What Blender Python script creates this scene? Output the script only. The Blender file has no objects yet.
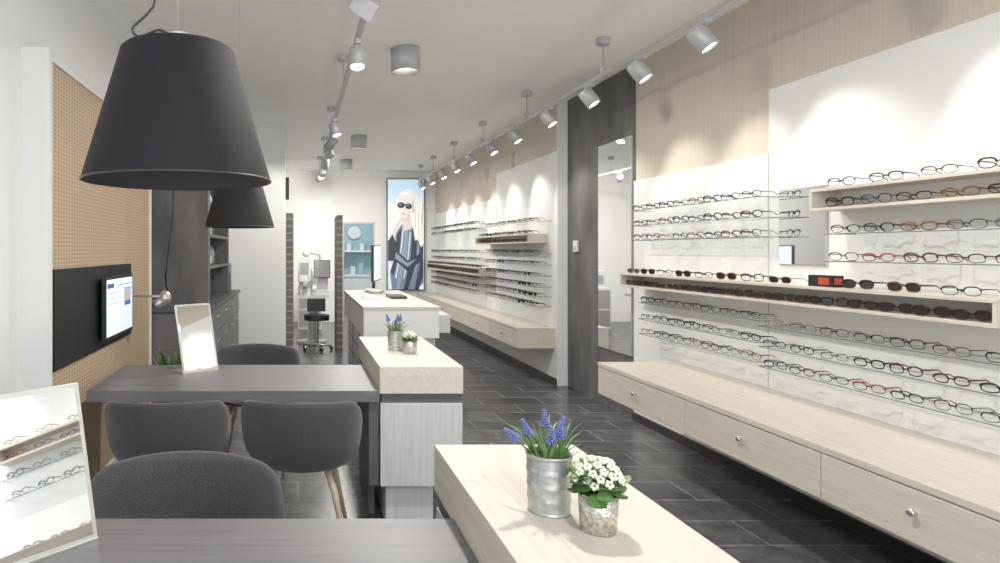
import bpy, math, random
from mathutils import Vector, Matrix
random.seed(7)
scene = bpy.context.scene
pi = math.pi
scene.view_settings.view_transform = 'Standard'
scene.view_settings.gamma = 1.15

# ------------------------------------------------------------------ materials
def newmat(name):
    m = bpy.data.materials.new(name); m.use_nodes = True
    nt = m.node_tree
    b = nt.nodes['Principled BSDF']
    return m, nt, b
def mat(name, col, rough=0.5, metal=0.0, emit=0.0, ecol=None, noise=0.0, nscale=(8,8,8), bump=0.0, spec=0.5, sheen=0.0):
    m, nt, b = newmat(name)
    b.inputs['Base Color'].default_value = (*col, 1)
    b.inputs['Roughness'].default_value = rough
    b.inputs['Metallic'].default_value = metal
    b.inputs['Specular IOR Level'].default_value = spec
    if sheen: b.inputs['Sheen Weight'].default_value = sheen
    if emit:
        b.inputs['Emission Color'].default_value = (*(ecol or col), 1)
        b.inputs['Emission Strength'].default_value = emit
        m.cycles.emission_sampling = 'NONE'
    if noise:
        tc = nt.nodes.new('ShaderNodeTexCoord'); mp = nt.nodes.new('ShaderNodeMapping')
        mp.inputs['Scale'].default_value = nscale
        n = nt.nodes.new('ShaderNodeTexNoise'); n.inputs['Scale'].default_value = 1.0; n.inputs['Detail'].default_value = 5
        nt.links.new(tc.outputs['Object'], mp.inputs['Vector']); nt.links.new(mp.outputs[0], n.inputs['Vector'])
        r = nt.nodes.new('ShaderNodeValToRGB')
        lo = tuple(max(0, c*(1-noise)) for c in col); hi = tuple(min(1, c*(1+noise)) for c in col)
        r.color_ramp.elements[0].color = (*lo, 1); r.color_ramp.elements[1].color = (*hi, 1)
        r.color_ramp.elements[0].position = .3; r.color_ramp.elements[1].position = .7
        nt.links.new(n.outputs['Fac'], r.inputs['Fac']); nt.links.new(r.outputs[0], b.inputs['Base Color'])
        if bump:
            bp = nt.nodes.new('ShaderNodeBump'); bp.inputs['Strength'].default_value = bump; bp.inputs['Distance'].default_value = .01
            nt.links.new(n.outputs['Fac'], bp.inputs['Height']); nt.links.new(bp.outputs[0], b.inputs['Normal'])
    return m

M = {}
M['wallwhite'] = mat('paint_white', (.84,.84,.82), .7, noise=.01)
M['ceil'] = mat('paint_ceiling', (.91,.91,.895), .8, noise=.01)
M['panelwhite'] = mat('panel_white', (.80,.80,.78), .85, spec=.15)
M['oaky'] = mat('pale_oak_long', (.60,.535,.45), .5, noise=.09, nscale=(60,3,60), bump=.08)
M['oakv'] = mat('oak_veneer_vertical', (.60,.52,.425), .6, noise=.06, nscale=(70,70,1.6), bump=.03, spec=.3)
M['oakgrey'] = mat('whitewashed_front', (.54,.53,.53), .5, noise=.09, nscale=(60,60,3), bump=.05)
M['deskgrey'] = mat('desk_grey_wood', (.130,.125,.130), .42, noise=.16, nscale=(3,60,60), bump=.06)
M['deskedge'] = mat('desk_edge', (.08,.08,.085), .5, noise=.1)
M['stone'] = mat('dark_plaster', (.095,.09,.09), .6, noise=.45, nscale=(4,4,1.5), bump=.25)
M['darkwood'] = mat('dark_cabinet', (.10,.095,.09), .5, noise=.2, nscale=(40,40,3))
M['slat'] = mat('slatted_wood', (.13,.115,.10), .6, noise=.3, nscale=(3,3,60))
M['slat2'] = mat('slatted_wood_light', (.24,.215,.19), .6, noise=.3, nscale=(3,3,60))
M['black'] = mat('black_satin', (.010,.010,.012), .5, noise=.05, spec=.3)
M['blackplastic'] = mat('black_plastic', (.015,.015,.015), .4)
M['lampcloth'] = mat('lamp_black_fabric', (.008,.008,.010), .75, noise=.15, nscale=(300,300,300), bump=.1, spec=.22)
M['lampin'] = mat('lamp_inside', (.02,.02,.024), .7)
M['silver'] = mat('silver_paint', (.48,.48,.49), .4, .2)
M['chrome'] = mat('chrome', (.75,.75,.75), .15, 1.0)
M['alu'] = mat('brushed_aluminium', (.72,.71,.68), .35, .8, noise=.05)
M['mirror'] = mat('mirror_glass', (.92,.93,.93), .02, 1.0)
M['glow'] = mat('lamp_glow', (1,.95,.85), .5, emit=8, ecol=(1,.93,.80))
M['fabric'] = mat('chair_felt', (.052,.050,.055), .95, noise=.45, nscale=(300,300,300), bump=.3, spec=.2, sheen=.2)
M['legwood'] = mat('leg_oak', (.50,.38,.26), .5, noise=.12, nscale=(40,40,5))
M['zinc'] = mat('galvanised_zinc', (.46,.47,.47), .42, .7, noise=.22, nscale=(60,60,60), bump=.1)
M['mercury'] = mat('mercury_glass', (.55,.52,.46), .22, .9, noise=.5, nscale=(120,120,120), bump=.3)
M['leaf'] = mat('leaf_green', (.08,.18,.035), .5, noise=.4, nscale=(40,40,40))
M['leaf2'] = mat('leaf_green_blue', (.13,.24,.08), .5, noise=.3, nscale=(40,40,40))
M['blueflower'] = mat('grape_hyacinth_blue', (.13,.16,.42), .6, noise=.4, nscale=(200,200,200))
M['whiteflower'] = mat('white_petal', (.78,.80,.64), .6, noise=.05)
M['soil'] = mat('soil', (.04,.03,.02), .9, noise=.4, nscale=(100,100,100))
M['drawergap'] = mat('shadow_gap', (.06,.06,.06), .8)
M['cyan'] = mat('teal_paint', (.30,.48,.53), .7, noise=.03)
M['screenwhite'] = mat('screen', (.7,.75,.8), .3, emit=.7, ecol=(.75,.82,.9))
M['blue'] = mat('blue_ui', (.05,.12,.45), .4, emit=.4)
M['bluepale'] = mat('pale_blue_ui', (.35,.5,.7), .4, emit=.5)
M['skin'] = mat('print_skin', (.75,.50,.38), .5, emit=.3)
M['red'] = mat('red_logo', (.55,.05,.02), .4)
M['devwhite'] = mat('device_white', (.72,.73,.72), .4)
M['devgrey'] = mat('device_grey', (.34,.35,.36), .4)

def perf():
    m, nt, b = newmat('perforated_oak')
    N = nt.nodes; L = nt.links
    tc = N.new('ShaderNodeTexCoord'); sp = N.new('ShaderNodeSeparateXYZ'); L.new(tc.outputs['Object'], sp.inputs[0])
    def mth(op, a, bb=None):
        n = N.new('ShaderNodeMath'); n.operation = op
        for i, v in enumerate((a, bb)):
            if v is None: continue
            if isinstance(v, (int, float)): n.inputs[i].default_value = v
            else: L.new(v, n.inputs[i])
        return n.outputs[0]
    k = 2*pi/.085
    u = mth('MULTIPLY', mth('ADD', sp.outputs['Y'], mth('MULTIPLY', sp.outputs['Z'], 1.9)), k)
    v = mth('MULTIPLY', mth('SUBTRACT', sp.outputs['Y'], mth('MULTIPLY', sp.outputs['Z'], 1.9)), k)
    w = mth('MULTIPLY', mth('SINE', u), mth('SINE', v))
    r = N.new('ShaderNodeValToRGB')
    r.color_ramp.elements[0].position = .25; r.color_ramp.elements[0].color = (.53,.385,.255,1)
    r.color_ramp.elements[1].position = .60; r.color_ramp.elements[1].color = (.32,.215,.13,1)
    L.new(w, r.inputs['Fac']); L.new(r.outputs[0], b.inputs['Base Color'])
    b.inputs['Roughness'].default_value = .6
    return m
M['perf'] = perf()

def floormat():
    m, nt, b = newmat('slate_tiles')
    N = nt.nodes; L = nt.links
    tc = N.new('ShaderNodeTexCoord')
    br = N.new('ShaderNodeTexBrick'); br.inputs['Scale'].default_value = 1
    br.inputs['Brick Width'].default_value = .60; br.inputs['Row Height'].default_value = .30
    br.inputs['Mortar Size'].default_value = .0055; br.inputs['Mortar Smooth'].default_value = .1
    br.inputs['Color1'].default_value = (.036,.036,.039,1); br.inputs['Color2'].default_value = (.080,.079,.081,1)
    br.inputs['Mortar'].default_value = (.19,.19,.19,1)
    L.new(tc.outputs['Object'], br.inputs['Vector'])
    n = N.new('ShaderNodeTexNoise'); n.inputs['Scale'].default_value = 7; n.inputs['Detail'].default_value = 9; n.inputs['Roughness'].default_value = .7
    L.new(tc.outputs['Object'], n.inputs['Vector'])
    r = N.new('ShaderNodeValToRGB'); r.color_ramp.elements[0].position = .35; r.color_ramp.elements[1].position = .7
    r.color_ramp.elements[0].color = (.6,.6,.6,1); r.color_ramp.elements[1].color = (1.6,1.6,1.6,1)
    L.new(n.outputs['Fac'], r.inputs['Fac'])
    mx = N.new('ShaderNodeMix'); mx.data_type = 'RGBA'; mx.blend_type = 'MULTIPLY'; mx.inputs[0].default_value = 1
    L.new(br.outputs['Color'], mx.inputs[6]); L.new(r.outputs[0], mx.inputs[7]); L.new(mx.outputs[2], b.inputs['Base Color'])
    bp = N.new('ShaderNodeBump'); bp.inputs['Strength'].default_value = .18; bp.inputs['Distance'].default_value = .01
    L.new(n.outputs['Fac'], bp.inputs['Height']); L.new(bp.outputs[0], b.inputs['Normal'])
    b.inputs['Roughness'].default_value = .27
    return m
M['floor'] = floormat()

def glassmat():
    m = bpy.data.materials.new('shelf_glass'); m.use_nodes = True
    nt = m.node_tree; nt.nodes.clear()
    o = nt.nodes.new('ShaderNodeOutputMaterial'); mix = nt.nodes.new('ShaderNodeMixShader')
    t = nt.nodes.new('ShaderNodeBsdfTransparent'); t.inputs[0].default_value = (.975,.99,.985,1)
    g = nt.nodes.new('ShaderNodeBsdfGlossy'); g.inputs['Roughness'].default_value = .15; g.inputs[0].default_value=(.85,.9,.9,1)
    mix.inputs[0].default_value = .04
    nt.links.new(t.outputs[0], mix.inputs[1]); nt.links.new(g.outputs[0], mix.inputs[2]); nt.links.new(mix.outputs[0], o.inputs[0])
    return m
M['glass'] = glassmat()
M['glassedge'] = mat('glass_edge', (.13,.18,.18), .2)
M['lens'] = mat('dark_lens', (.03,.022,.018), .1)

# ------------------------------------------------------------------ mesh builder
class MB:
    def __init__(s): s.v=[]; s.f=[]; s.mi=[]; s.sm=[]; s.mats=[]
    def m(s, key):
        if key not in s.mats: s.mats.append(key)
        return s.mats.index(key)
    def add(s, vs, fs, key, smooth=False, T=None):
        o = len(s.v); k = s.m(key)
        for v in vs:
            s.v.append(tuple(T @ Vector(v)) if T is not None else tuple(v))
        for f in fs:
            s.f.append(tuple(i+o for i in f)); s.mi.append(k); s.sm.append(smooth)
    def box(s, x0,x1,y0,y1,z0,z1, key, T=None):
        vs=[(x0,y0,z0),(x1,y0,z0),(x1,y1,z0),(x0,y1,z0),(x0,y0,z1),(x1,y0,z1),(x1,y1,z1),(x0,y1,z1)]
        fs=[(0,3,2,1),(4,5,6,7),(0,1,5,4),(1,2,6,5),(2,3,7,6),(3,0,4,7)]
        s.add(vs, fs, key, False, T)
    def lathe(s, prof, key, c=(0,0,0), seg=32, T=None, smooth=True, a0=0, sx=1, sy=1):
        vs=[]; fs=[]; n=len(prof)
        for i in range(seg):
            a=a0+2*pi*i/seg
            for r,z in prof: vs.append((c[0]+r*math.cos(a)*sx, c[1]+r*math.sin(a)*sy, c[2]+z))
        for i in range(seg):
            j=(i+1)%seg
            for k in range(n-1):
                fs.append((i*n+k, j*n+k, j*n+k+1, i*n+k+1))
        s.add(vs, fs, key, smooth, T)
    def cyl(s, c, r, h, key, seg=28, r2=None, T=None):
        r2 = r if r2 is None else r2
        e=1e-4
        s.lathe([(e,0),(r-.0005,0)], key, c, seg, T, False)
        s.lathe([(r,0),(r2,h)], key, c, seg, T, True)
        s.lathe([(r2-.0005,h),(e,h)], key, c, seg, T, False)
    def tube(s, pts, r, key, seg=8, radii=None, closed=False):
        pts=[Vector(p) for p in pts]; n=len(pts); vs=[]; fs=[]
        up=Vector((0,0,1))
        for i,p in enumerate(pts):
            if closed: d=(pts[(i+1)%n]-pts[i-1])
            else: d=(pts[min(i+1,n-1)]-pts[max(i-1,0)])
            d.normalize()
            a = d.cross(up)
            if a.length<.05: a=d.cross(Vector((1,0,0)))
            a.normalize(); b=d.cross(a)
            rr = radii[i] if radii else r
            for k in range(seg):
                t=2*pi*k/seg
                vs.append(p+a*math.cos(t)*rr+b*math.sin(t)*rr)
        m = n if closed else n-1
        for i in range(m):
            j=(i+1)%n
            for k in range(seg):
                l=(k+1)%seg
                fs.append((i*seg+k, i*seg+l, j*seg+l, j*seg+k))
        if not closed:
            fs.append(tuple(range(seg-1,-1,-1))); fs.append(tuple((n-1)*seg+k for k in range(seg)))
        s.add(vs, fs, key, True)
    def sphere(s, c, r, key, seg=10, rings=6, sc=(1,1,1), T=None):
        vs=[]; fs=[]
        for i in range(rings+1):
            ph=pi*i/rings
            for k in range(seg):
                t=2*pi*k/seg
                vs.append((c[0]+r*sc[0]*math.sin(ph)*math.cos(t), c[1]+r*sc[1]*math.sin(ph)*math.sin(t), c[2]+r*sc[2]*math.cos(ph)))
        for i in range(rings):
            for k in range(seg):
                l=(k+1)%seg
                fs.append((i*seg+k,(i+1)*seg+k,(i+1)*seg+l,i*seg+l))
        s.add(vs, fs, key, True, T)
    def obj(s, name, parent=None, bevel=0, loc=None):
        me=bpy.data.meshes.new(name); me.from_pydata(s.v, [], s.f)
        for k in s.mats: me.materials.append(M[k])
        me.polygons.foreach_set('material_index', s.mi); me.polygons.foreach_set('use_smooth', s.sm)
        me.update()
        ob=bpy.data.objects.new(name, me); scene.collection.objects.link(ob)
        if bevel:
            b=ob.modifiers.new('bevel','BEVEL'); b.width=bevel; b.segments=2; b.limit_method='ANGLE'; b.angle_limit=.9
        if parent: ob.parent=parent
        if loc: ob.location=loc
        return ob
def empty(name, loc=(0,0,0), rz=0):
    e=bpy.data.objects.new(name,None); e.location=loc; e.rotation_euler=(0,0,rz); e.empty_display_size=.1
    scene.collection.objects.link(e); return e
def boxobj(name, *a, bevel=0, parent=None):
    mb=MB(); mb.box(*a); return mb.obj(name, parent, bevel)

# ------------------------------------------------------------------ room shell
XL=-1.39; XR=3.0; YB=13.6; YF=-2.2; H=3.15; XR2=2.89; YS=7.2
boxobj('floor', XL-.2, XR+.2, YF-.2, YB+3, -.1, 0, 'floor')
boxobj('ceiling', XL-.2, XR+.2, YF-.2, YB+3, H, H+.1, 'ceil')
boxobj('wall_left', XL-.15, XL, YF, YB+3, 0, H, 'wallwhite')
boxobj('wall_right', XR, XR+.15, YF, YB+3, 0, H, 'wallwhite')
dx0,dx1,dz=.92,1.60,2.08
boxobj('wall_back_left', XL,dx0,YB,YB+.12,0,H,'wallwhite')
boxobj('wall_back_right', dx1,XR,YB,YB+.12,0,H,'wallwhite')
boxobj('wall_back_lintel', dx0,dx1,YB,YB+.12,dz,H,'wallwhite')
mb=MB()
mb.box(dx0+.001,dx0+.04,YB-.01,YB+.125,0,dz-.001,'silver'); mb.box(dx1-.04,dx1-.001,YB-.01,YB+.125,0,dz-.001,'silver')
mb.box(dx0+.04,dx1-.04,YB-.01,YB+.125,dz-.04,dz-.001,'silver'); mb.obj('door_1')
boxobj('wall_backroom', XL, XR, YB+2.8, YB+2.95, 0, H, 'cyan')
mb=MB()
mb.box(1.0,2.2,YB+2.2,YB+2.75,.0,.85,'devwhite'); mb.box(1.0,2.2,YB+2.18,YB+2.75,.85,.89,'panelwhite')
for i in range(5): mb.box(1.1+i*.2,1.2+i*.2,YB+2.4,YB+2.5,.89,1.02+.08*(i%3),['devgrey','devwhite','cyan','devgrey','devwhite'][i])
mb.box(1.0,2.2,YB+2.5,YB+2.75,1.45,1.49,'panelwhite')
for i in range(6): mb.box(1.05+i*.16,1.15+i*.16,YB+2.55,YB+2.7,1.49,1.62+.05*(i%2),['devwhite','alu','cyan','devwhite','devgrey','alu'][i])
mb.obj('workshop_cabinet')
mb=MB(); TT=Matrix.Translation((1.42,YB+2.79,1.95))@Matrix.Rotation(pi/2,4,'X'); mb.lathe([(.15,0),(.18,.01),(.18,.03)],'devwhite',T=TT); mb.lathe([(.0001,.012),(.155,.012)],'devwhite',T=TT); mb.obj('wall_clock')
mb=MB()
mb.box(XL,XR,YF-.15,YF,0,.35,'wallwhite'); mb.box(XL,XR,YF-.15,YF,2.9,H,'wallwhite')
mb.box(XL,XL+.15,YF-.15,YF,.35,2.9,'wallwhite'); mb.box(XR-.15,XR,YF-.15,YF,.35,2.9,'wallwhite')
mb.obj('wall_front')
mb=MB()
for x in (XL+.15,.05,1.5,XR-.2): mb.box(x,x+.05,YF-.1,YF-.04,.35,2.9,'blackplastic')
mb.box(XL+.15,XR-.15,YF-.1,YF-.04,.35,.4,'blackplastic'); mb.box(XL+.15,XR-.15,YF-.1,YF-.04,2.85,2.9,'blackplastic')
mb.obj('window_1')

boxobj('wall_right_oak_cladding', XR-.012, XR, YF, 5.75, 0, H, 'oakv')
boxobj('wall_right_dark_strip', XR-.02, XR, 5.75, YS, 0, H, 'stone')
mb=MB(); mb.box(XR2,XR,YS,YB,0,H,'oakv'); mb.box(XR2-.022,XR,YS-.015,YS,0,H,'panelwhite'); mb.obj('wall_right_far_cladding')
mb=MB(); mb.box(XR-.03,XR-.012,4.11,5.75,.0,2.11,'panelwhite'); mb.obj('trim_1')
mb=MB(); mb.box(XR-.03,XR-.012,YF,4.10,.0,2.51,'panelwhite'); mb.obj('trim_2')
mb=MB(); mb.box(XR2-.02,XR2,YS,9.4,0,2.6,'panelwhite'); mb.obj('trim_3')
mb=MB(); mb.box(XR2-.02,XR2,9.42,YB,0,2.25,'panelwhite'); mb.obj('trim_4')
boxobj('baseboard_right', XR-.045,XR-.03,YF,5.75,0,.07,'blackplastic')
boxobj('baseboard_right_far', XR2-.035,XR2-.02,YS,YB,0,.07,'blackplastic')
mb=MB(); mb.box(XR-.04,XR-.02,6.9,7.0,1.48,1.60,'devwhite'); mb.box(XR-.045,XR-.04,6.92,6.98,1.50,1.54,'silver'); mb.obj('thermostat', bevel=.004)

mb=MB(); mb.box(XR-.035,XR-.02,5.78,6.42,.55,2.52,'silver'); mb.box(XR-.038,XR-.035,5.785,6.415,.555,2.515,'mirror'); mb.obj('wall_mirror')
mb=MB(); mb.box(XR-.04,XR-.03,3.64,4.0,1.41,1.87,'silver'); mb.box(XR-.043,XR-.04,3.645,3.995,1.415,1.865,'mirror'); mb.obj('wall_mirror')

# ------------------------------------------------------------------ benches
def bench(name, x0, xw, y0, y1, z0, z1, seg):
    mb=MB()
    mb.box(x0+.02,xw,y0+.0,y1,z0,z1-.03,'oaky')
    mb.box(x0-.002,xw,y0-.004,y1+.004,z1-.03,z1,'oaky')
    ys=seg
    for i in range(len(ys)-1):
        mb.box(x0,x0+.02,ys[i]+.003,ys[i+1]-.003,z0,z1-.036,'oaky')
        yc=(ys[i]+ys[i+1])/2
        T=Matrix.Translation((x0,yc,(z0+z1)/2))@Matrix.Rotation(-pi/2,4,'Y')
        mb.lathe([(.006,0),(.006,.012),(.014,.016),(.016,.024),(.010,.030),(.0001,.031)],'chrome',seg=16,T=T)
    return mb.obj(name, bevel=.002)
bench('display_bench', 2.33, XR-.03, -1.2, 5.05, .39, .63, [-1.2,-.1,1.0,2.0,2.9,3.92,5.05])
bench('display_bench', 2.45, XR2-.02, 7.26, 13.4, .40, .63, [7.26,8.3,9.35,10.4,11.4,12.4,13.4])

# ------------------------------------------------------------------ shelves + glasses
def prism_rim(w,h,n=14,p=2.6):
    pts=[]
    for i in range(n):
        a=2*pi*i/n; c=math.cos(a); s_=math.sin(a)
        pts.append((w/2*abs(c)**(2/p)*(1 if c>=0 else -1), h/2*abs(s_)**(2/p)*(1 if s_>=0 else -1)))
    return pts
def gm(name,col,r=.3,metal=0): M[name]=mat(name,col,r,metal); return name
frames=[gm('frame_black',(.006,.006,.008)),gm('frame_brown',(.07,.028,.012)),gm('frame_tortoise',(.20,.08,.025)),gm('frame_blue',(.015,.035,.12)),gm('frame_grey',(.05,.05,.055)),gm('frame_steel',(.20,.20,.21),.3,.6),gm('frame_red',(.30,.03,.03)),gm('frame_plum',(.09,.015,.06)),gm('frame_clear',(.40,.34,.28))]
wts=[11,4,3,2,3,3,.6,1,1]
def glasses(mb, x, y, z, key, sun=False, rot=0, t=.0021, S=1.1):
    T=Matrix.Translation((x,y,z))@Matrix.Rotation(rot,4,'Z')@Matrix.Scale(S,4)
    w=random.uniform(.050,.054); h=random.uniform(.030,.037)
    tf=random.choice([.7,.85,1,1.2])*t
    for sgn in (-1,1):
        cy=sgn*(w/2+.009)
        pr=prism_rim(w,h)
        zz=lambda b:h/2+.003+b
        pts=[T@Vector((.004*abs(a)/.03, cy+a, zz(b))) for a,b in pr]
        mb.tube(pts, tf, key, seg=4, closed=True)
        br=[T@Vector((-.0005, cy+a, zz(b)+.0012)) for a,b in pr[0:8]]
        mb.tube(br, tf*1.5, key, seg=4)
        if sun: mb.add([T@Vector((.001,cy+a,zz(b))) for a,b in pr],[tuple(range(len(pr)))],'lens')
        ye=sgn*(w+.011)
        ht=h*.8+.003
        tp=[(0.001,ye-.003*sgn,ht),(.006,ye,ht),(.08,ye,ht-.002),(.112,ye-.004*sgn,ht-.018)]
        mb.tube([T@Vector(q) for q in tp],t,key,seg=4,radii=[tf*1.6,tf*1.5,tf*1.1,t*1.3])
    mb.tube([T@Vector((0,-.010,h*.68)),T@Vector((-.001,0,h*.76)),T@Vector((0,.010,h*.68))],t*1.4,key,seg=4)
def row(x, y0, y1, z, sun=0, step=.185, t=.0025, S=1.12, R=.24):
    mb=MB()
    n=int((y1-y0)/step)
    for i in range(n):
        y=y0+(i+.5)*(y1-y0)/n+random.uniform(-.008,.008)
        s_=random.random()<sun
        k=random.choices(frames,wts)[0]
        if s_: k=random.choice(['frame_black','frame_brown','frame_black','frame_tortoise'])
        rr=R+random.uniform(-.08,.08)
        glasses(mb,x+.022,y,z,k,s_,rr,t,S)
    mb.obj('eyeglasses_row')
def gshelf(xf, xw, y0,y1,z):
    mb=MB()
    mb.box(xf+.0015,xw,y0+.001,y1-.001,z-.003,z+.002,'glass')
    mb.box(xf,xf+.0015,y0,y1,z-.003,z+.002,'glassedge')
    mb.box(xf,xw,y0-.001,y0+.0005,z-.003,z+.002,'glassedge'); mb.box(xf,xw,y1-.0005,y1+.001,z-.003,z+.002,'glassedge')
    mb.obj('glass_shelf')
def obox(xf, xw, y0,y1,z0,z1,t=.016):
    mb=MB()
    mb.box(xf,xw,y0,y1,z1-t,z1,'oaky'); mb.box(xf,xw,y0,y1,z0,z0+t,'oaky')
    mb.box(xf,xw,y0,y0+t,z0+t,z1-t,'oaky'); mb.box(xf,xw,y1-t,y1,z0+t,z1-t,'oaky')
    mb.box(xw-.008,xw,y0+t,y1-t,z0+t,z1-t,'panelwhite')
    mb.obj('oak_shelf_box',bevel=.0015)
XF=2.80; XW=XR-.03
A0,A1=3.96,5.45
for z in (1.825,1.70,1.58): gshelf(XF,XW,A0,A1,z); row(XF,A0,A1,z+.003,.05)
for z in (1.07,.935,.815): gshelf(XF,XW,A0+.02,A1-.1,z); row(XF,A0,A1-.1,z+.003)
B0,B1=.2,3.46
for z in (1.585,1.44): gshelf(XF,XW,B0,B1,z); row(XF,B0,B1,z+.003,step=.2)
for z in (1.04,.915,.795): gshelf(XF,XW,B0,3.955,z); row(XF,B0,3.95,z+.003,step=.2)
obox(XF,XW,B0,3.56,1.71,1.83); row(XF,B0,3.5,1.83+.002,step=.24); row(XF+.01,B0+.03,3.5,1.71+.018,step=.2)
obox(XF-.05,XW,2.56,5.55,1.19,1.305)
row(XF-.05,2.6,3.34,1.307,.8,step=.22); row(XF-.05,3.62,5.5,1.307,.6,step=.21)
row(XF-.045,2.6,5.5,1.208,1.0,step=.17)
mb=MB(); mb.box(XF-.03,XF+.03,3.37,3.53,1.306,1.366,'black'); mb.box(XF-.02,XF+.02,3.3685,3.37,1.32,1.352,'red'); mb.box(XF-.0315,XF-.03,3.39,3.46,1.318,1.354,'red'); mb.obj('display_sign',bevel=.001)
mb=MB(); mb.box(XR-.0315,XR-.0305,4.95,5.15,1.86,1.96,'devwhite'); mb.obj('wall_label')

XF3=2.67; XW3=XR2-.02
for z in (1.83,1.46,1.33,1.20,1.08,.97,.86): gshelf(XF3,XW3,7.35,9.3,z); row(XF3,7.35,9.3,z+.003,.1,t=.003)
obox(XF3-.02,XW3,7.5,9.7,1.58,1.69); row(XF3,7.55,9.65,1.692,.1,t=.003); row(XF3,7.55,9.65,1.598,.1,t=.003)
for z in (1.90,1.80,1.46,1.34,1.05,.94,.84): gshelf(XF3,XW3,9.8,13.1,z); row(XF3,9.8,13.1,z+.003,.1,step=.22,t=.0036)
obox(XF3-.05,XW3,9.4,13.3,1.13,1.24); row(XF3-.05,9.4,13.2,1.242,.9,step=.2,t=.0036); row(XF3-.045,9.4,13.2,1.148,.9,step=.2,t=.0036)

# ------------------------------------------------------------------ desks & counters
def station(yc0, yc1, yd0, yd1):
    mb=MB()
    mb.box(.44,.89,yc0,yc1,.725,.872,'oaky')
    mb.obj('counter_tray_top',bevel=.003)
    mb=MB()
    mb.box(.45,.885,yc0+.02,yc1-.02,.67,.7245,'deskedge')
    mb.box(.445,.887,yc0+.005,yc1-.005,.225,.672,'oakgrey')
    mb.box(.48,.74,yc0+.06,yc1-.05,0,.225,'oakgrey')
    mb.obj('counter_cabinet',bevel=.002)
    mb=MB()
    mb.box(-1.14,.439,yd0,yd1,.680,.742,'deskgrey')
    mb.box(.385,.439,yd0+.03,yd1-.03,.22,.680,'deskedge')
    mb.box(.40,.435,yd0+.2,yd1-.03,.0,.22,'deskedge')
    mb.box(-1.10,-1.05,yd1-.10,yd1-.05,.0,.680,'deskedge')
    mb.box(-1.05,.385,yd1-.09,yd1-.06,.60,.680,'deskedge')
    mb.obj('consultation_desk',bevel=.002)
station(3.50,4.71,3.50,4.29)
station(.90,2.10,1.02,1.836)

# ------------------------------------------------------------------ chairs
def chair(loc, rz, S=1.0):
    e=empty('upholstered_armchair',(loc[0],loc[1],0),rz)
    nt_=48; prof=12; vs=[]; fs=[]
    def top(t):
        a=abs(t)
        if a<math.radians(50): return .80-.012*(a/math.radians(50))**2
        if a<math.radians(120):
            k=(a-math.radians(50))/math.radians(70); k=k*k*(3-2*k); return .788*(1-k)+.485*k
        return .485-.02*((a-math.radians(120))/math.radians(60))
    for i in range(nt_):
        t=-pi+2*pi*i/nt_
        zt=top(t)
        for j in range(prof):
            s_=j/(prof-1)
            if s_<.45:
                k=s_/.45; r=.215*k; z=.445+.012*k*k
            else:
                k=(s_-.45)/.55
                hgt=zt-.457
                flare=(hgt/.34)
                r=.215+.035*math.sin(min(1,k*2)*pi/2)+.050*k*flare
                z=.457+hgt*(k**1.25)
            vs.append((S*r*math.sin(t)*1.05, -r*math.cos(t)*.98, z))
    for i in range(nt_):
        j2=(i+1)%nt_
        for j in range(prof-1):
            fs.append((i*prof+j, j2*prof+j, j2*prof+j+1, i*prof+j+1))
    mb=MB(); mb.add(vs,fs,'fabric',True)
    o=mb.obj('shell',e)
    w=o.modifiers.new('weld','WELD'); w.merge_threshold=.0005
    so=o.modifiers.new('solid','SOLIDIFY'); so.thickness=.032; so.offset=0
    ss=o.modifiers.new('sub','SUBSURF'); ss.levels=1; ss.render_levels=1
    mb=MB()
    for sx in (-1,1):
        for sy in (-1,1):
            mb.tube([(sx*.13,sy*.12,.43),(sx*.165,sy*.155,.34),(sx*.235,sy*.225,.0)],.014,'legwood',seg=10,radii=[.017,.017,.010])
        mb.tube([(sx*.14,-.13,.405),(sx*.14,.13,.405)],.014,'legwood',seg=8)
    mb.tube([(-.14,0,.405),(.14,0,.405)],.016,'legwood',seg=8)
    mb.obj('legs',e)
chair((-.645,3.28),.04,1.02)
chair((.02,3.28),-.06,1.0)
chair((-.365,1.985),pi+.03,1.09)
chair((-.31,4.60),pi-.1,1.08)

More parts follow.
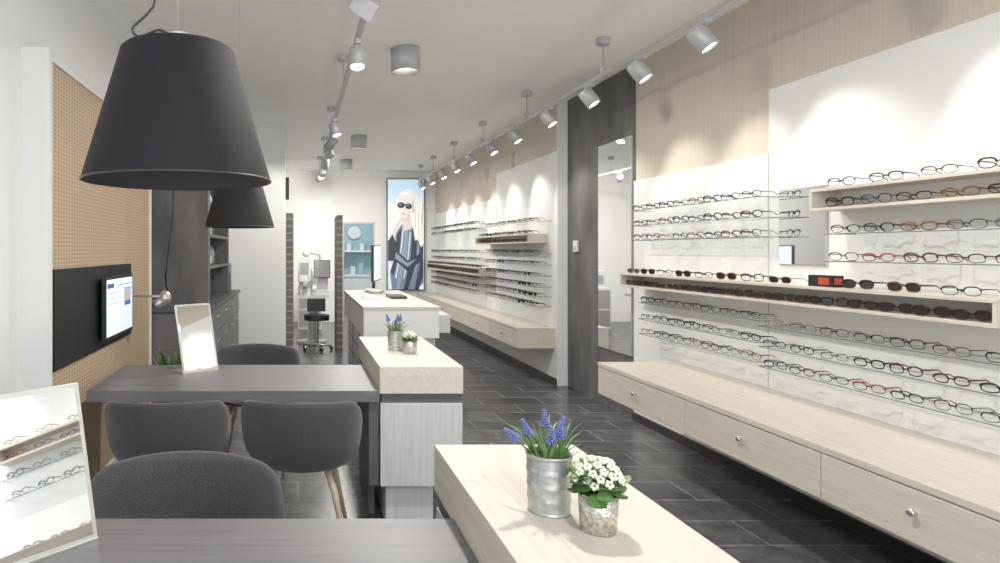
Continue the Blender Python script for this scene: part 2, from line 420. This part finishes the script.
# ------------------------------------------------------------------ pendants
def pendant(x,y,zb):
    e=empty('pendant_lamp',(x,y,0))
    mb=MB(); hh=.285
    mb.lathe([(.206,zb),(.124,zb+hh),(.117,zb+hh+.006)],'lampcloth',seg=72)
    mb.lathe([(.117,zb+hh+.006),(.03,zb+hh+.006)],'lampcloth',seg=72,smooth=False)
    mb.lathe([(.2035,zb+.001),(.1215,zb+hh-.003)],'lampin',seg=72)
    mb.tube([(.2055*math.cos(a*pi/36),.2055*math.sin(a*pi/36),zb) for a in range(72)],.0022,'blackplastic',seg=6,closed=True)
    mb.obj('shade',e)
    mb=MB()
    mb.cyl((0,0,zb+hh),.025,.04,'silver'); mb.tube([(0,0,zb+hh+.04),(0,0,H-.02)],.0008,'silver',seg=6)
    mb.cyl((0,0,H-.03),.05,.03,'silver')
    pts=[]
    P=[(0,.01,zb+hh+.03),(-.04,.0,zb+hh+.05),(-.085,.0,zb+hh+.035),(-.10,0,zb+hh+.055),(-.065,0,zb+hh+.09),(-.05,0,zb+hh+.13),(-.05,0,zb+hh+.3),(-.02,0,H-.2),(0,0,H-.03)]
    V=[Vector(p) for p in P]
    for i in range(len(V)-1):
        p0=V[max(i-1,0)];p1=V[i];p2=V[i+1];p3=V[min(i+2,len(V)-1)]
        for k in range(8):
            t=k/8
            pts.append(.5*((2*p1)+(-p0+p2)*t+(2*p0-5*p1+4*p2-p3)*t*t+(-p0+3*p1-3*p2+p3)*t**3))
    pts.append(V[-1])
    if y<2: mb.tube(pts,.003,'blackplastic',seg=8)
    mb.cyl((0,0,zb+.14),.035,.06,'devwhite'); mb.sphere((0,0,zb+.11),.04,'devwhite')
    mb.cyl((0,0,zb+.20),.012,hh-.2,'silver')
    mb.obj('suspension',e)
pendant(-.266,1.44,1.652)
pendant(-.345,3.84,1.635)

# ------------------------------------------------------------------ left feature panel
mb=MB(); PX=-1.25
mb.box(XL,PX,3.26,3.31,.0,2.52,'panelwhite'); mb.box(XL,PX,3.31,5.55,2.46,2.52,'panelwhite')
mb.box(XL,PX,5.50,5.55,0,2.46,'panelwhite'); mb.box(XL,PX,3.31,5.50,0,.08,'panelwhite')
mb.obj('trim_panel_frame',bevel=.002)
boxobj('perforated_wall_panel', XL,PX-.012,3.31,5.50,.08,2.46,'perf')
mb=MB(); mb.box(PX-.0119,PX+.004,3.33,4.86,.875,1.40,'black'); mb.obj('black_backing_panel',bevel=.002)
mb=MB(); mb.box(PX+.0042,PX+.03,4.2,4.5,1.0,1.2,'blackplastic'); mb.box(PX+.03,PX+.055,4.04,4.70,.93,1.33,'blackplastic')
mb.box(PX+.055,PX+.0565,4.06,4.68,.95,1.31,'screenwhite')
sx_=PX+.0565
mb.box(sx_,sx_+.0004,4.07,4.22,1.255,1.285,'blue'); mb.box(sx_,sx_+.0004,4.30,4.66,1.262,1.272,'bluepale')
mb.box(sx_,sx_+.0004,4.46,4.64,1.12,1.245,'bluepale'); mb.box(sx_,sx_+.0006,4.50,4.60,1.12,1.215,'skin'); mb.box(sx_,sx_+.0008,4.48,4.62,1.12,1.15,'blue')
for i in range(3): mb.box(sx_,sx_+.0004,4.08,4.36-.05*(i%2),1.22-.035*i,1.226-.035*i,'bluepale')
mb.obj('wall_monitor',bevel=.002)

mb=MB()
mb.tube([(-.98,4.9,1.16),(-1.0,4.9,1.3),(-.975,4.9,1.5),(-.945,4.9,1.75),(-.94,4.9,1.95),(-.95,4.9,H)],.008,'blackplastic',seg=8)
mb.sphere((-1.0,4.9,1.14),.045,'alu',sc=(1,1,1.3)); mb.tube([(-1.0,4.9,1.14),(-1.07,4.88,1.08)],.03,'alu',radii=[.02,.045],seg=14)
mb.tube([(-1.0,4.9,1.15),(-1.245,4.95,1.15)],.009,'alu',seg=8)
mb.obj('reading_lamp')

# ------------------------------------------------------------------ table mirrors
def tmirror(x,y,z,yaw,w=.24,h=.42,lean=.27):
    e=empty('table_mirror',(x,y,z),yaw)
    T=Matrix.Rotation(-lean,4,'X')
    mb=MB()
    mb.box(-w/2,w/2,0,.008,0.004,h,'alu',T=T)
    mb.box(-w/2+.012,w/2-.012,-.0015,0,.016,h-.012,'mirror',T=T)
    mb.box(-w/2,w/2,-.002,.16,0,.006,'alu')
    mb.tube([(0,.14,.005),(0,.04+h*.5*math.sin(lean)*.3,h*.3),(0,h*.6*math.sin(lean)+.008,h*.6*math.cos(lean))],.006,'alu',seg=8)
    mb.obj('frame',e,bevel=.0015)
tmirror(-.600,4.04,.742,math.radians(38),w=.25,h=.43)
tmirror(-.640,1.58,.742,math.radians(47),w=.34,h=.410,lean=.26)

# ------------------------------------------------------------------ track lights
def spotlight(x,y,z,target,energy,size=60,name='track_spotlight',r=.056,L=.14, blend=.6):
    e=empty(name,(x,y,z))
    d=(Vector(target)-Vector((x,y,z))).normalized()
    T=Matrix.Translation((0,0,-.11))@d.to_track_quat('Z','Y').to_matrix().to_4x4()@Matrix.Translation((0,0,-L*.5))
    mb=MB()
    mb.box(-.018,.018,-.06,.06,-.03,0,'silver'); mb.tube([(0,0,-.03),(0,0,-.075)],.008,'silver')
    mb.lathe([(.0001,0),(r*.94,0),(r,.006),(r,L),(r*.86,L),(r*.8,L-.012)],'silver',seg=28,T=T)
    mb.lathe([(r*.8,L-.012),(.0001,L-.012)],'glow',seg=28,T=T)
    mb.obj('head',e)
    l=bpy.data.lights.new('beam','SPOT'); l.energy=energy; l.spot_size=math.radians(size); l.spot_blend=blend; l.shadow_soft_size=.035; l.color=(1,.955,.89)
    lo=bpy.data.objects.new('beam',l); lo.parent=e; lo.location=Vector((0,0,-.11))+d*(L*.5+.012); lo.rotation_euler=d.to_track_quat('-Z','Y').to_euler()
    scene.collection.objects.link(lo)
TX=2.376; TZ=2.85
mb=MB(); mb.box(TX-.017,TX+.017,2.6,12.8,TZ,TZ+.03,'silver')
for y in (3.2,5.06,6.75,8.35,9.9,11.4,12.6):
    mb.tube([(TX,y,TZ+.03),(TX,y,H-.05)],.005,'silver',seg=8); mb.cyl((TX,y,H-.055),.05,.055,'silver'); mb.cyl((TX,y,TZ+.02),.024,.05,'silver')
mb.obj('lighting_track')
for y in (2.9,3.82,4.52,5.3,6.16,7.12,7.97,8.9,9.8,10.7,11.6,12.5):
    wx = XR-.03 if y<7.6 else XR2-.02
    spotlight(TX,y,TZ,(wx,y-.42,1.72),37,72,blend=.75)
mb=MB(); mb.box(TX-.017,TX+.017,-1,2.2,TZ,TZ+.03,'silver')
for y in (-.8,2.0): mb.tube([(TX,y,TZ+.03),(TX,y,H-.05)],.005,'silver',seg=8); mb.cyl((TX,y,H-.055),.05,.055,'silver')
mb.obj('lighting_track')
for y in (.3,1.6): spotlight(TX,y,TZ,(XR-.03,y-.3,1.75),37,75)
LX=.385
mb=MB(); mb.box(LX-.017,LX+.017,3.0,12.8,TZ,TZ+.03,'silver')
for y in (3.6,5.5,7.5,9.5,11.5):
    mb.tube([(LX,y,TZ+.03),(LX,y,H-.05)],.005,'silver',seg=8); mb.cyl((LX,y,H-.05),.05,.05,'silver')
mb.obj('lighting_track')
for y,t in ((4.2,(.3,3.6,.8)),(6.7,(0.9,6.2,1)),(7.6,(-.6,8.7,1.7)),(8.3,(.9,8.9,1)),(9.3,(.15,10.5,1.0)),(10.4,(.6,13.5,1.8)),(11.2,(-.6,13.5,1.9))):
    spotlight(LX,y,TZ,t,66,80)
e=empty('track_spotlight',(.37,3.55,TZ)); mb=MB()
T=Matrix.Translation((.0,0,-.02))@Matrix.Rotation(.6,4,'Y')@Matrix.Rotation(.5,4,'X')
mb.box(-.07,.07,-.07,.07,-.05,.05,'silver',T=T); mb.tube([(0,0,.03),(0,0,.0)],.01,'silver'); mb.obj('head',e,bevel=.004)

for y in (-.6,2.4,5.33,9.4,11.9):  # first two hang out of view, added for more even room light
    x=.88
    e=empty('ceiling_downlight',(x,y,H)); mb=MB(); r=.118
    mb.lathe([(.0001,-.0005),(r,-.0005),(r,-.19),(r*.92,-.19),(r*.80,-.14)],'silver',seg=40)
    mb.lathe([(r*.80,-.14),(.0001,-.14)],'glow',seg=40); mb.obj('housing',e)
    l=bpy.data.lights.new('down','AREA'); l.shape='DISK'; l.size=.18; l.energy=48; l.color=(1,.975,.93)
    lo=bpy.data.objects.new('down',l); lo.parent=e; lo.location=(0,0,-.192); scene.collection.objects.link(lo)
e=empty('ceiling_downlight',(1.3,YB+1.3,H)); mb=MB(); mb.lathe([(.0001,-.0005),(.2,-.0005),(.2,-.05),(.18,-.05)],'silver'); mb.lathe([(.18,-.045),(.0001,-.045)],'glow'); mb.obj('housing',e)  # unseen fitting, added to brighten the back room
l=bpy.data.lights.new('down','AREA'); l.shape='DISK'; l.size=.35; l.energy=42; l.color=(.9,.97,1)
lo=bpy.data.objects.new('down',l); lo.parent=e; lo.location=(0,0,-.052); scene.collection.objects.link(lo)

# ------------------------------------------------------------------ reception counter
mb=MB()
mb.box(.52,1.12,5.15,7.3,.80,1.02,'panelwhite'); mb.box(.515,1.125,5.145,7.305,1.02,1.05,'oaky')
mb.box(.56,1.10,5.22,7.25,0,.80,'oakgrey')
for i in range(5):
    mb.box(.556,.561,5.25,7.2,.12+i*.16,.128+i*.16,'drawergap')
for y in (5.9,6.6): mb.box(.556,.561,y,y+.008,.02,.80,'drawergap')
mb.box(1.125,1.34,5.72,7.2,.77,.93,'oakgrey')
mb.obj('reception_counter',bevel=.003)
mb=MB(); mb.lathe([(.0001,0),(.05,0),(.10,.045),(.096,.045),(.05,.008),(.0001,.008)],'devwhite',(.80,6.75,1.05),seg=28); mb.obj('serving_bowl')
mb=MB(); T=Matrix.Translation((.82,7.0,1.05))@Matrix.Rotation(math.radians(75),4,'Z')
mb.box(-.12,.12,-.09,.09,0,.012,'blackplastic',T=T); mb.box(-.025,.025,-.01,.02,.012,.2,'blackplastic',T=T); mb.box(-.26,.26,-.035,-.005,.12,.50,'blackplastic',T=T); mb.box(-.25,.25,-.037,-.035,.13,.49,'screenwhite',T=T)
mb.obj('computer_monitor',bevel=.003)
mb=MB(); mb.box(.60,.76,5.9,6.25,1.0505,1.065,'devwhite'); mb.obj('keyboard',bevel=.003)
mb=MB(); mb.box(.85,1.0,5.95,6.3,1.0505,1.075,'blackplastic'); mb.obj('card_terminal',bevel=.004)

# ------------------------------------------------------------------ left rear furniture
XLc=XL+.006
mb=MB(); mb.box(XLc,-.80,5.78,5.92,1.0,2.45,'stone')
mb.box(XLc,-1.30,5.92,7.7,1.0,2.45,'darkwood'); mb.box(-1.30,-.82,7.62,7.7,1.0,2.45,'darkwood')
for z in (1.32,1.62,1.92,2.41): mb.box(-1.30,-.82,5.92,7.62,z,z+.03,'darkwood')
for z in (1.35,1.65,1.95):
    for i in range(7):
        y=6.05+i*.22; hgt=random.uniform(.08,.2); k=random.choice(['devwhite','devgrey','alu','devgrey','devgrey','alu','darkwood'])
        mb.lathe([(.0001,0),(.05,0),(.055,hgt*.6),(.03,hgt),(.0001,hgt)],k,(-1.0,y,z),seg=14)
mb.obj('display_cabinet',bevel=.002)
mb=MB()
mb.box(XLc,-.76,5.60,8.2,0.0,.965,'darkwood'); mb.box(XLc,-.73,5.57,8.22,.965,1.0,'deskedge')
for i in range(4):
    for j in range(4):
        y0=5.62+j*.645; z0=.08+i*.222
        mb.box(-.76,-.745,y0,y0+.63,z0,z0+.212,'deskgrey'); mb.tube([(-.73,y0+.25,z0+.15),(-.73,y0+.4,z0+.15)],.006,'chrome',seg=6)
mb.box(XL+.02,-.78,5.585,5.60,.08,.95,'deskgrey')
mb.obj('drawer_sideboard',bevel=.002)
mb=MB()
mb.box(-1.1,-.82,7.78,8.0,1.0,1.34,'blackplastic'); mb.box(-1.02,-.80,7.75,7.78,1.22,1.34,'devgrey'); mb.box(-.98,-.84,7.70,7.78,1.0,1.03,'alu'); mb.tube([(-.91,7.74,1.22),(-.91,7.74,1.16)],.02,'alu'); mb.lathe([(.0001,0),(.03,0),(.038,.07),(.034,.07),(.0001,.01)],'devwhite',(-.91,7.74,1.03),seg=16)
mb.obj('coffee_machine',bevel=.004)
boxobj('wall_pillar', XL,-.17,8.72,9.0,0,H,'wallwhite')
mb=MB(); mb.box(-.168,-.12,8.75,8.8,2.18,2.48,'black'); mb.obj('hanging_sign')

def slats(name,x0,x1,y0,y1,zt):
    mb=MB(); n=60
    mb.box(x0+.004,x1-.004,y0+.004,y1-.004,0,zt,'darkwood')
    for i in range(n):
        z=i*zt/n; mb.box(x0,x1,y0,y1,z+.002,z+zt/n-.004,'slat' if i%3 else 'slat2')
    mb.obj(name)
slats('slatted_partition',-.19,-.07,9.3,10.4,2.03)
slats('slatted_partition',.56,.64,9.3,10.0,2.0)

# refraction unit: twin instruments on a table, phoropter arm
mb=MB()
mb.box(-.02,.50,10.2,10.8,.74,.79,'devwhite'); mb.cyl((.22,10.55,.02),.06,.72,'alu'); mb.cyl((.22,10.55,0),.24,.035,'devgrey')
mb.box(.0,.24,10.3,10.65,.79,.88,'devwhite'); mb.box(.02,.22,10.35,10.6,.88,1.24,'devwhite'); mb.box(.0,.20,10.26,10.36,1.00,1.38,'devwhite'); mb.box(.03,.17,10.252,10.26,1.12,1.30,'devgrey')
mb.tube([(.12,10.26,.95),(.12,10.14,.97)],.045,'devgrey',seg=18); mb.tube([(.02,10.2,.79),(.02,10.2,1.2)],.01,'alu'); mb.tube([(.22,10.2,.79),(.22,10.2,1.2)],.01,'alu')
mb.box(.28,.50,10.3,10.5,.79,.86,'devwhite'); mb.box(.30,.48,10.34,10.5,.86,1.06,'devwhite'); mb.box(.25,.51,10.24,10.27,1.06,1.34,'blackplastic'); mb.box(.26,.50,10.235,10.24,1.07,1.33,'devgrey')
mb.tube([(.36,10.7,.79),(.36,10.7,1.42),(.15,10.5,1.46)],.016,'alu'); mb.sphere((.13,10.48,1.44),.06,'devwhite')
mb.obj('refraction_unit',bevel=.006)
mb=MB(); 
mb.cyl((.28,9.75,.45),.19,.08,'blackplastic'); mb.cyl((.28,9.75,.07),.03,.38,'chrome')
for k in range(5):
    a=2*pi*k/5; mb.tube([(.28,9.75,.09),(.28+.22*math.cos(a),9.75+.22*math.sin(a),.06)],.015,'chrome'); mb.sphere((.28+.22*math.cos(a),9.75+.22*math.sin(a),.03),.03,'blackplastic')
mb.box(.14,.42,9.93,9.97,.56,.76,'blackplastic'); mb.tube([(.28,9.9,.48),(.28,9.97,.60)],.02,'blackplastic')
mb.obj('office_chair',bevel=.01)
mb=MB(); mb.box(.0,.45,12.3,12.9,0,.78,'devwhite'); mb.box(.02,.43,12.29,12.3,.05,.36,'devgrey'); mb.box(.02,.43,12.29,12.3,.40,.74,'devgrey'); mb.box(.05,.4,12.4,12.8,.78,1.10,'devwhite'); mb.box(.1,.35,12.39,12.4,.85,1.02,'devgrey'); mb.obj('instrument_cabinet',bevel=.004)

# ------------------------------------------------------------------ poster lightbox
PX0,PX1,PZ0,PZ1=1.87,2.62,.68,2.97; PY=YB-.062
def em(name,c,s=.85):
    m,nt,b=newmat(name); b.inputs['Base Color'].default_value=(*c,1); b.inputs['Emission Color'].default_value=(*c,1); b.inputs['Emission Strength'].default_value=s
    b.inputs['Roughness'].default_value=.5; m.cycles.emission_sampling='NONE'; M[name]=m; return name
em('p_bg',(.42,.56,.68)); em('p_bg2',(.60,.70,.78)); em('p_hair',(.60,.57,.53)); em('p_hair2',(.38,.35,.33)); em('p_hair3',(.76,.74,.70)); em('p_skin',(.48,.42,.40)); em('p_skin2',(.60,.54,.51)); em('p_dark',(.03,.045,.07),.2); em('p_mid',(.14,.19,.26),.4); em('p_mid2',(.22,.28,.36),.4); em('p_white',(.46,.52,.58)); em('p_lip',(.36,.18,.18))
mb=MB(); mb.box(PX0-.02,PX1+.02,PY,YB-.001,PZ0-.02,PZ1+.02,'blackplastic')
lay=[0]
def pp(pts,key):
    lay[0]+=1; y=PY-.0007*lay[0]
    mb.add([(PX0+u*(PX1-PX0),y,PZ0+v*(PZ1-PZ0)) for u,v in pts],[tuple(range(len(pts)))],key)
def ell(cu,cv,ru,rv,rot=0,n=20):
    return [(cu+ru*math.cos(a)*math.cos(rot)-rv*math.sin(a)*math.sin(rot)*3.05, cv+(ru*math.cos(a)*math.sin(rot))/3.05+rv*math.sin(a)*math.cos(rot)) for a in [2*pi*i/n for i in range(n)]]
pp([(0,0),(1,0),(1,1),(0,1)],'p_bg'); pp([(0,.45),(1,.25),(1,.72),(0,.8)],'p_bg2'); pp([(0,0),(.30,0),(.16,.3),(0,.4)],'p_white')
pp([(.20,.50),(.40,.60),(.80,.58),(.99,.46),(.99,.06),(.80,0),(.12,0),(.06,.16),(.24,.34)],'p_mid')
pp([(.26,.50),(.38,.56),(.34,.38),(.16,.12),(.08,.16),(.22,.34)],'p_dark'); pp([(.46,.58),(.58,.56),(.52,.3),(.32,.0),(.22,.0),(.40,.34)],'p_mid2')
pp([(.68,.56),(.82,.50),(.78,.24),(.56,.0),(.44,.0),(.64,.30)],'p_dark'); pp([(.88,.46),(.98,.42),(.98,.12),(.86,.0),(.74,.0),(.88,.22)],'p_dark')
pp([(.40,.54),(.44,.55),(.39,.38),(.24,.10),(.20,.10),(.35,.36)],'p_white'); pp([(.61,.52),(.64,.52),(.58,.30),(.46,.10),(.43,.10),(.55,.30)],'p_white')
pp([(.84,.42),(.87,.42),(.84,.26),(.74,.12),(.72,.12),(.80,.26)],'p_mid2')
pp([(.02,.34),(.16,.38),(.56,.26),(.96,.34),(.96,.27),(.56,.16),(.14,.28)],'p_dark')
pp([(.10,.33),(.18,.35),(.54,.24),(.80,.28),(.56,.205),(.16,.29)],'p_mid2')
import random as _r
pp([(.24,.80),(.34,.88),(.56,.915),(.78,.88),(.94,.79),(1,.66),(1,.42),(.92,.38),(.84,.46),(.76,.44),(.70,.56),(.56,.60),(.36,.64),(.27,.72)],'p_hair')
rr_=_r.Random(3)
for i in range(22):
    u0=.52+.46*i/22; top_=.90-.28*(max(0,u0-.55))**1.2; bot=.44+rr_.uniform(-.02,.12); w_=rr_.uniform(.010,.022); sh_=rr_.uniform(-.03,.05)
    pp([(u0-w_-.12*(i<8),top_-.02),(u0+w_-.12*(i<8),top_-.02),(min(.99,u0+w_+sh_+.02),(top_+bot)/2),(min(.99,u0+sh_),bot if u0>.68 else .64),(u0-w_+sh_,(top_+bot)/2)],['p_hair2','p_hair3','p_hair'][i%3])
pp([(.38,.64),(.62,.68),(.66,.55),(.42,.53)],'p_skin'); pp(ell(.46,.735,.185,.085,-.15),'p_skin2'); pp([(.50,.68),(.62,.70),(.64,.76),(.60,.67),(.52,.65)],'p_skin')
pp([(.30,.84),(.50,.90),(.72,.85),(.74,.70),(.66,.68),(.62,.79),(.44,.82),(.30,.79)],'p_hair')
pp([(.36,.85),(.52,.89),(.66,.84),(.50,.86)],'p_hair3'); pp([(.66,.82),(.72,.80),(.72,.70),(.67,.70)],'p_hair2')
pp(ell(.36,.765,.105,.027,-.12),'p_dark'); pp(ell(.57,.755,.095,.027,-.12),'p_dark'); pp([(.42,.778),(.54,.772),(.54,.762),(.42,.768)],'p_dark')
pp(ell(.335,.772,.045,.007,-.12),'p_mid2'); pp(ell(.55,.763,.04,.007,-.12),'p_mid2')
pp([(.445,.735),(.475,.735),(.46,.712),(.43,.712)],'p_skin'); pp(ell(.43,.687,.05,.006),'p_lip')
pp([(.02,.44),(.12,.54),(.30,.63),(.36,.67),(.42,.655),(.34,.60),(.22,.50),(.12,.38)],'p_skin'); pp([(.0,.44),(.12,.50),(.24,.42),(.18,.26),(.0,.26)],'p_dark')
mb.obj('lightbox_poster')

# ------------------------------------------------------------------ plants
def blade(mb,base,ang,lean,L,w,key,droop=.3):
    n=8; vs=[]; fs=[]
    d=Vector((math.cos(ang),math.sin(ang),0)); s_=Vector((-math.sin(ang),math.cos(ang),0))
    for i in range(n+1):
        t=i/n
        p=Vector(base)+d*(L*(lean*t+droop*t*t*t))+Vector((0,0,L*(t*math.cos(lean)-droop*.8*t**3)))
        ww=w*(math.sin(min(1,t*3+.3)*pi/2))*(1-t**3)+.0003
        vs+= [p-s_*ww, p+Vector(d)*(-ww*.4), p+s_*ww]
    for i in range(n):
        a=i*3; fs+=[(a,a+1,a+4,a+3),(a+1,a+2,a+5,a+4)]
    mb.add(vs,fs,key,True)
def hyacinth(name,x,y,z,stems,R=.052,Hp=.14,n=34,sc=1.0):
    e=empty(name,(x,y,z)); mb=MB()
    prof=[(.0001,0),(R*.9,0),(R*.92,.004)]
    k=24
    for i in range(k+1):
        t=i/k; prof.append((R*(.92+.08*t)+(.0014 if i in (5,6,11,12,17,18) else 0),.004+(Hp-.01)*t))
    prof+=[(R*1.05,Hp-.004),(R*1.05,Hp),(R*.97,Hp),(R*.95,Hp-.02)]
    mb.lathe(prof,'zinc',seg=40); mb.lathe([(R*.96,Hp-.02),(.0001,Hp-.015)],'soil',seg=24); mb.obj('pot',e)
    mb=MB()
    for i in range(n):
        a=random.uniform(0,2*pi); r=R*.7*math.sqrt(random.random())
        blade(mb,(r*math.cos(a),r*math.sin(a),Hp-.02),a+random.uniform(-.5,.5),random.uniform(.1,.75),random.uniform(.07,.12)*sc,.0045*sc,random.choice(['leaf','leaf2','leaf2']),random.uniform(.05,.35))
    mb.obj('leaves',e)
    mb=MB()
    for (a,ln,L) in stems:
        r=R*.4; L*=sc
        b=Vector((r*math.cos(a),r*math.sin(a),Hp-.02)); d=Vector((math.cos(a)*math.sin(ln),math.sin(a)*math.sin(ln),math.cos(ln)))
        tip=b+d*L; mb.tube([b,b+d*L*.6,tip],.0016*sc,'leaf',seg=5)
        mb.tube([tip-d*.012*sc,tip+d*.03*sc],.002,'blueflower',seg=5)
        Q=d.to_track_quat('Z','Y').to_matrix()
        for j in range(7):
            tt=j/6; rr=.0095*sc*(1-tt*.7)
            for k in range(6):
                q=2*pi*k/6+j*.5
                p=tip+d*(-.010+.038*tt)*sc+Q@Vector((rr*math.cos(q),rr*math.sin(q),0))
                mb.sphere(p,.0038*sc*(1-.35*tt),'blueflower',6,4)
    mb.obj('flowers',e)
def whiteplant(name,x,y,z,R=.042,Hp=.085,sc=1.0,potkey='mercury'):
    e=empty(name,(x,y,z)); mb=MB()
    mb.lathe([(.0001,0),(R*.86,0),(R*.9,.004),(R*.97,Hp*.5),(R,Hp),(R*.93,Hp),(R*.9,Hp-.02)],potkey,seg=36); mb.lathe([(R*.91,Hp-.02),(.0001,Hp-.015)],'soil',seg=20); mb.obj('pot',e)
    mb=MB()
    for i in range(40):
        a=2*pi*i/40*2.6+random.uniform(-.2,.2); el=random.uniform(-.2,.75); L=random.uniform(.036,.06)*sc
        d=Vector((math.cos(a)*math.cos(el),math.sin(a)*math.cos(el),math.sin(el)))
        c=Vector((0,0,Hp+.008*sc))+d*L
        s1=Vector((-math.sin(a),math.cos(a),0)); s2=d*1.0+Vector((0,0,-.3)); s2.normalize()
        rr=random.uniform(.016,.024)*sc
        nrm=s1.cross(s2); vs=[c+nrm*-.002]; 
        for k in range(14):
            q=2*pi*k/14; m_=rr*(1+.10*(k%2)); vs.append(c+s1*math.cos(q)*m_+s2*math.sin(q)*m_+nrm*.004*math.cos(2*q))
        mb.add(vs,[(0,1+k,1+(k+1)%14) for k in range(14)],random.choice(['leaf','leaf2']),True)
        mb.tube([(0,0,Hp-.015),c],.0014*sc,'leaf',seg=4)
    mb.obj('leaves',e)
    mb=MB(); 
    for i in range(46):
        ph=math.acos(1-.95*(i+.5)/46); a=i*2.399963
        q0=random.uniform(.92,1.12)
        c=Vector((.052*sc*q0*math.sin(ph)*math.cos(a),.052*sc*q0*math.sin(ph)*math.sin(a),Hp+.022*sc+.052*q0*sc*math.cos(ph)))
        d=(c-Vector((0,0,Hp))).normalized(); Q=d.to_track_quat('Z','Y').to_matrix()
        mb.tube([(0,0,Hp-.01),c-d*.003],.001*sc,'leaf',seg=4)
        if i%5==4:
            mb.sphere(c,.005*sc,'leaf2',7,5); continue
        for k in range(5):
            q=2*pi*k/5+i; r0=.0058*sc
            p=c+Q@Vector((r0*math.cos(q),r0*math.sin(q),.001))
            mb.sphere(p,.0048*sc,'whiteflower',7,4)
        mb.sphere(c+d*.003,.0026*sc,'leaf2',6,4)
    mb.obj('flowers',e)
hyacinth('potted_grape_hyacinth',.604,1.565,.8725,[(2.9,.40,.075),(3.3,.85,.095),(.3,.2,.075),(-.4,.05,.068),(1.4,.3,.085),(4.5,.2,.065)],n=46)
whiteplant('potted_white_flowers',.672,1.455,.8725)
hyacinth('potted_grape_hyacinth',.615,4.10,.8725,[(2.8,.3,.09),(0,.1,.09),(4.6,.35,.07),(1.2,.4,.09)],R=.05,Hp=.12,n=36,sc=1.05)
whiteplant('potted_white_flowers',.68,3.96,.8725,R=.045,Hp=.075,sc=.75,potkey='zinc')
e=empty('potted_leafy_plant',(-.93,4.80,0)); mb=MB()
mb.lathe([(.0001,0),(.10,0),(.12,.5),(.11,.5),(.10,.46),(.0001,.46)],'blackplastic',seg=28); mb.obj('pot',e); mb=MB()
for i in range(34):
    a=random.uniform(0,2*pi); blade(mb,(.05*math.cos(a),.05*math.sin(a),.46),a,random.uniform(.1,.55),random.uniform(.28,.40),.022,random.choice(['leaf','leaf2']),random.uniform(.05,.2))
mb.obj('leaves',e)

# ------------------------------------------------------------------ world
w=bpy.data.worlds.new('World'); scene.world=w; w.use_nodes=True
w.node_tree.nodes['Background'].inputs[0].default_value=(.88,.94,1,1); w.node_tree.nodes['Background'].inputs[1].default_value=4.0

# ------------------------------------------------------------------ camera
cam=bpy.data.cameras.new('camera'); co=bpy.data.objects.new('camera',cam); scene.collection.objects.link(co)
co.location=(0,0,1.5); co.rotation_euler=(pi/2,0,0)
cam.sensor_fit='HORIZONTAL'; cam.sensor_width=36; cam.lens=23.4; cam.shift_x=.202; cam.shift_y=-.0315; cam.clip_start=.05
scene.camera=co
